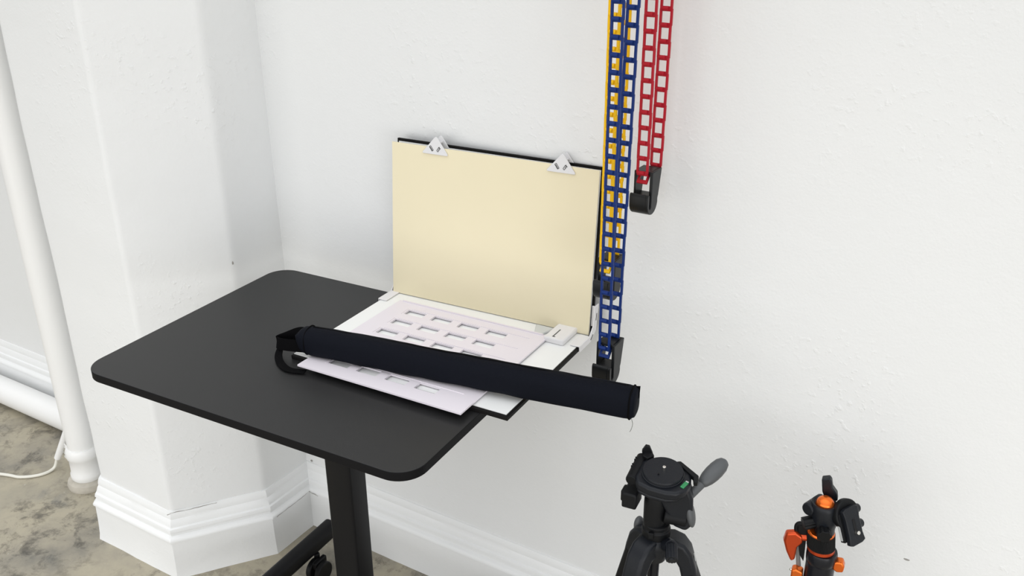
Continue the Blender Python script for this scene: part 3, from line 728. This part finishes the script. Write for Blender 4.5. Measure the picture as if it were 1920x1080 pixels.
# big orange wing knob and bracket
bm = BM(); prism(bm, [(x*mm, y*mm) for x, y in [(-66, 0), (-50, 6), (-37, -1), (-36, -14), (-44, -26), (-45, -54), (-52, -60), (-62, -40), (-69, -18)]], 14*mm, Matrix.Translation(P2(4, -8, -13)) @ Matrix(((1, 0, 0, 0), (0, 0, 1, 0), (0, 1, 0, 0), (0, 0, 0, 1))))
for v in bm.verts:
    if abs(v.co.y-(-.008+.0)) < .002: v.co.x += .003
wk = obj('wing_knob', bm, M['redor'], T2, .004, 3)
bm = BM(); cyl(bm, P2(-36, 0, -19), P2(-12, 0, -14), 6.5*mm, 7*mm, 20); obj('knob_stem', bm, M['redor'], wk)
bm = BM(); tube(bm, smooth_path([P2(-37, 2, -30), P2(-43, 2, -6), P2(-40, 2, 6), P2(-30, 2, 9), P2(-23, 2, 2)], 8), 4*mm, 14); prism(bm, [(x*mm, y*mm) for x, y in [(-40, 6), (-24, 8), (-22, -70), (-30, -58), (-36, -30)]], 12*mm, Matrix.Translation(P2(0, -2, 0)) @ Matrix(((1, 0, 0, 0), (0, 0, 1, 0), (0, 1, 0, 0), (0, 0, 0, 1)))); obj('hinge_bracket', bm, M['trid'], T2, .001)
bm = BM(); prism(bm, [(x*mm, y*mm) for x, y in [(-41, -34), (-35, -30), (-24, -96), (-32, -96)]], 8*mm, Matrix.Translation(P2(0, 2, 0)) @ Matrix(((1, 0, 0, 0), (0, 0, 1, 0), (0, 1, 0, 0), (0, 0, 0, 1)))); obj('grey_strut', bm, M['greyp'], T2, .001)
def stubby(pts, b0, t, name):
    bm = BM(); prism(bm, [(x*mm, y*mm) for x, y in pts], t*mm, Matrix.Translation(P2(0, b0, 0)) @ Matrix(((1, 0, 0, 0), (0, 0, 1, 0), (0, 1, 0, 0), (0, 0, 0, 1)))); return obj(name, bm, M['orange'], T2, .003, 3)
stubby([(27, -50), (34, -46), (44, -45), (48, -54), (47, -66), (36, -69), (29, -64)], -12, 18, 'leg_lock_knob')
lk = stubby([(-40, -88), (-32, -84), (-20, -88), (-18, -114), (-40, -114)], -12, 18, 'leg_lock_knob')
bm = BM(); cyl(bm, P2(-40, -4, -94), P2(-47, -5, -92), 2.4*mm, 2.2*mm, 12); ellipsoid(bm, P2(-48, -5, -91.5), (3*mm, 3*mm, 3*mm)); obj('lock_pin', bm, M['chrome'], lk)
bm = BM(); lathe(bm, [(0, -160), (22, -160), (30, -150), (30, -128), (26, -122), (0, -122)], 36, S2b()); obj('leg_spider', bm, M['trid'], T2)
for az in (30, 150, 270):
    q = R(az); d = Vector((cos(q), sin(q), 0)); s_ = R(17); ax = Vector((d.x*sin(s_), d.y*sin(s_), -cos(s_)))
    p0 = P2(0, 0, -138)+d*.026; L0 = (p0.z-.010)/cos(s_)
    bm = BM(); cyl(bm, p0, p0+ax*L0*.5, .0135, .0135, 22); lg = obj('leg', bm, M['tube'], T2)
    bm = BM(); cyl(bm, p0+ax*L0*.47, p0+ax*L0*.55, .0155, .0155, 22); obj('twist_lock', bm, M['trid'], lg, .001)
    bm = BM(); cyl(bm, p0+ax*L0*.5, p0+ax*L0*.97, .0105, .0105, 20); obj('leg_tube', bm, M['tube'], lg)
    bm = BM(); cyl(bm, p0+ax*L0*.955, p0+ax*L0*1.0, .013, .011, 20); obj('rubber_foot', bm, M['rubber'], lg, .001)

# ------------------------------------------------------------------ light
w = bpy.data.worlds.new('room_daylight'); sc.world = w; w.use_nodes = True
nt = w.node_tree; bg = nt.nodes['Background']
tc = nt.nodes.new('ShaderNodeTexCoord'); sx = nt.nodes.new('ShaderNodeSeparateXYZ'); mr = nt.nodes.new('ShaderNodeMapRange')
nt.links.new(tc.outputs['Generated'], sx.inputs[0]); nt.links.new(sx.outputs['Z'], mr.inputs['Value'])
SKY_LOW, SKY_TOP = .20, 1.76
mr.inputs['From Min'].default_value = 0.0; mr.inputs['From Max'].default_value = .9
mr.inputs['To Min'].default_value = SKY_LOW; mr.inputs['To Max'].default_value = SKY_TOP
bg.inputs[0].default_value = (.98, .99, 1.0, 1); nt.links.new(mr.outputs[0], bg.inputs[1])
def area(name, loc, target, sx, sy, power, c=(1, 1, 1)):
    l = bpy.data.lights.new(name, 'AREA'); l.shape = 'RECTANGLE'; l.size = sx; l.size_y = sy; l.energy = power; l.color = c
    o = bpy.data.objects.new(name, l); col.objects.link(o); o.location = loc
    o.rotation_euler = (Vector(target)-Vector(loc)).to_track_quat('-Z', 'Y').to_euler(); return o
area('fill_light', (0, -2.0, .95), (-.9, 1.6, .45), 4.6, 1.7, 46, (1, .995, .99))  # broad unseen source added behind the camera to brighten wall and pier
area('fill_light_left', (-2.7, -1.5, .75), (-2.0, 1.3, .45), 1.5, 1.3, 11, (1, .995, .99))  # extra fill added low on the left to lift the pier front
area('fill_light_right', (2.6, -.9, .65), (-1.6, 1.3, .3), 1.6, 1.2, 26, (1, .995, .99))  # extra fill added low on the right for the chamfer and side face

# ------------------------------------------------------------------ camera
cd = bpy.data.cameras.new('camera'); cam = bpy.data.objects.new('camera', cd); col.objects.link(cam)
cd.sensor_fit = 'HORIZONTAL'; cd.sensor_width = 36; cd.lens = 36*1732.971/1920; cd.clip_start = .02
pit, yaw, rol = R(23.922685), R(-31.458692), R(-.311029)
fw = Vector((sin(yaw)*cos(pit), cos(yaw)*cos(pit), -sin(pit))); rt = Vector((cos(yaw), -sin(yaw), 0)); upv = rt.cross(fw)
r2 = rt*cos(rol)+upv*sin(rol); u2 = upv*cos(rol)-rt*sin(rol)
cam.matrix_world = Matrix.Translation((0, 0, 1.77)) @ Matrix((r2, u2, -fw)).transposed().to_4x4()
sc.camera = cam
vs = sc.view_settings
sc.display_settings.display_device = 'sRGB'
vs.view_transform = 'Standard'; vs.look = 'None'; vs.gamma = 1; vs.use_curve_mapping = False; vs.exposure = 0.0
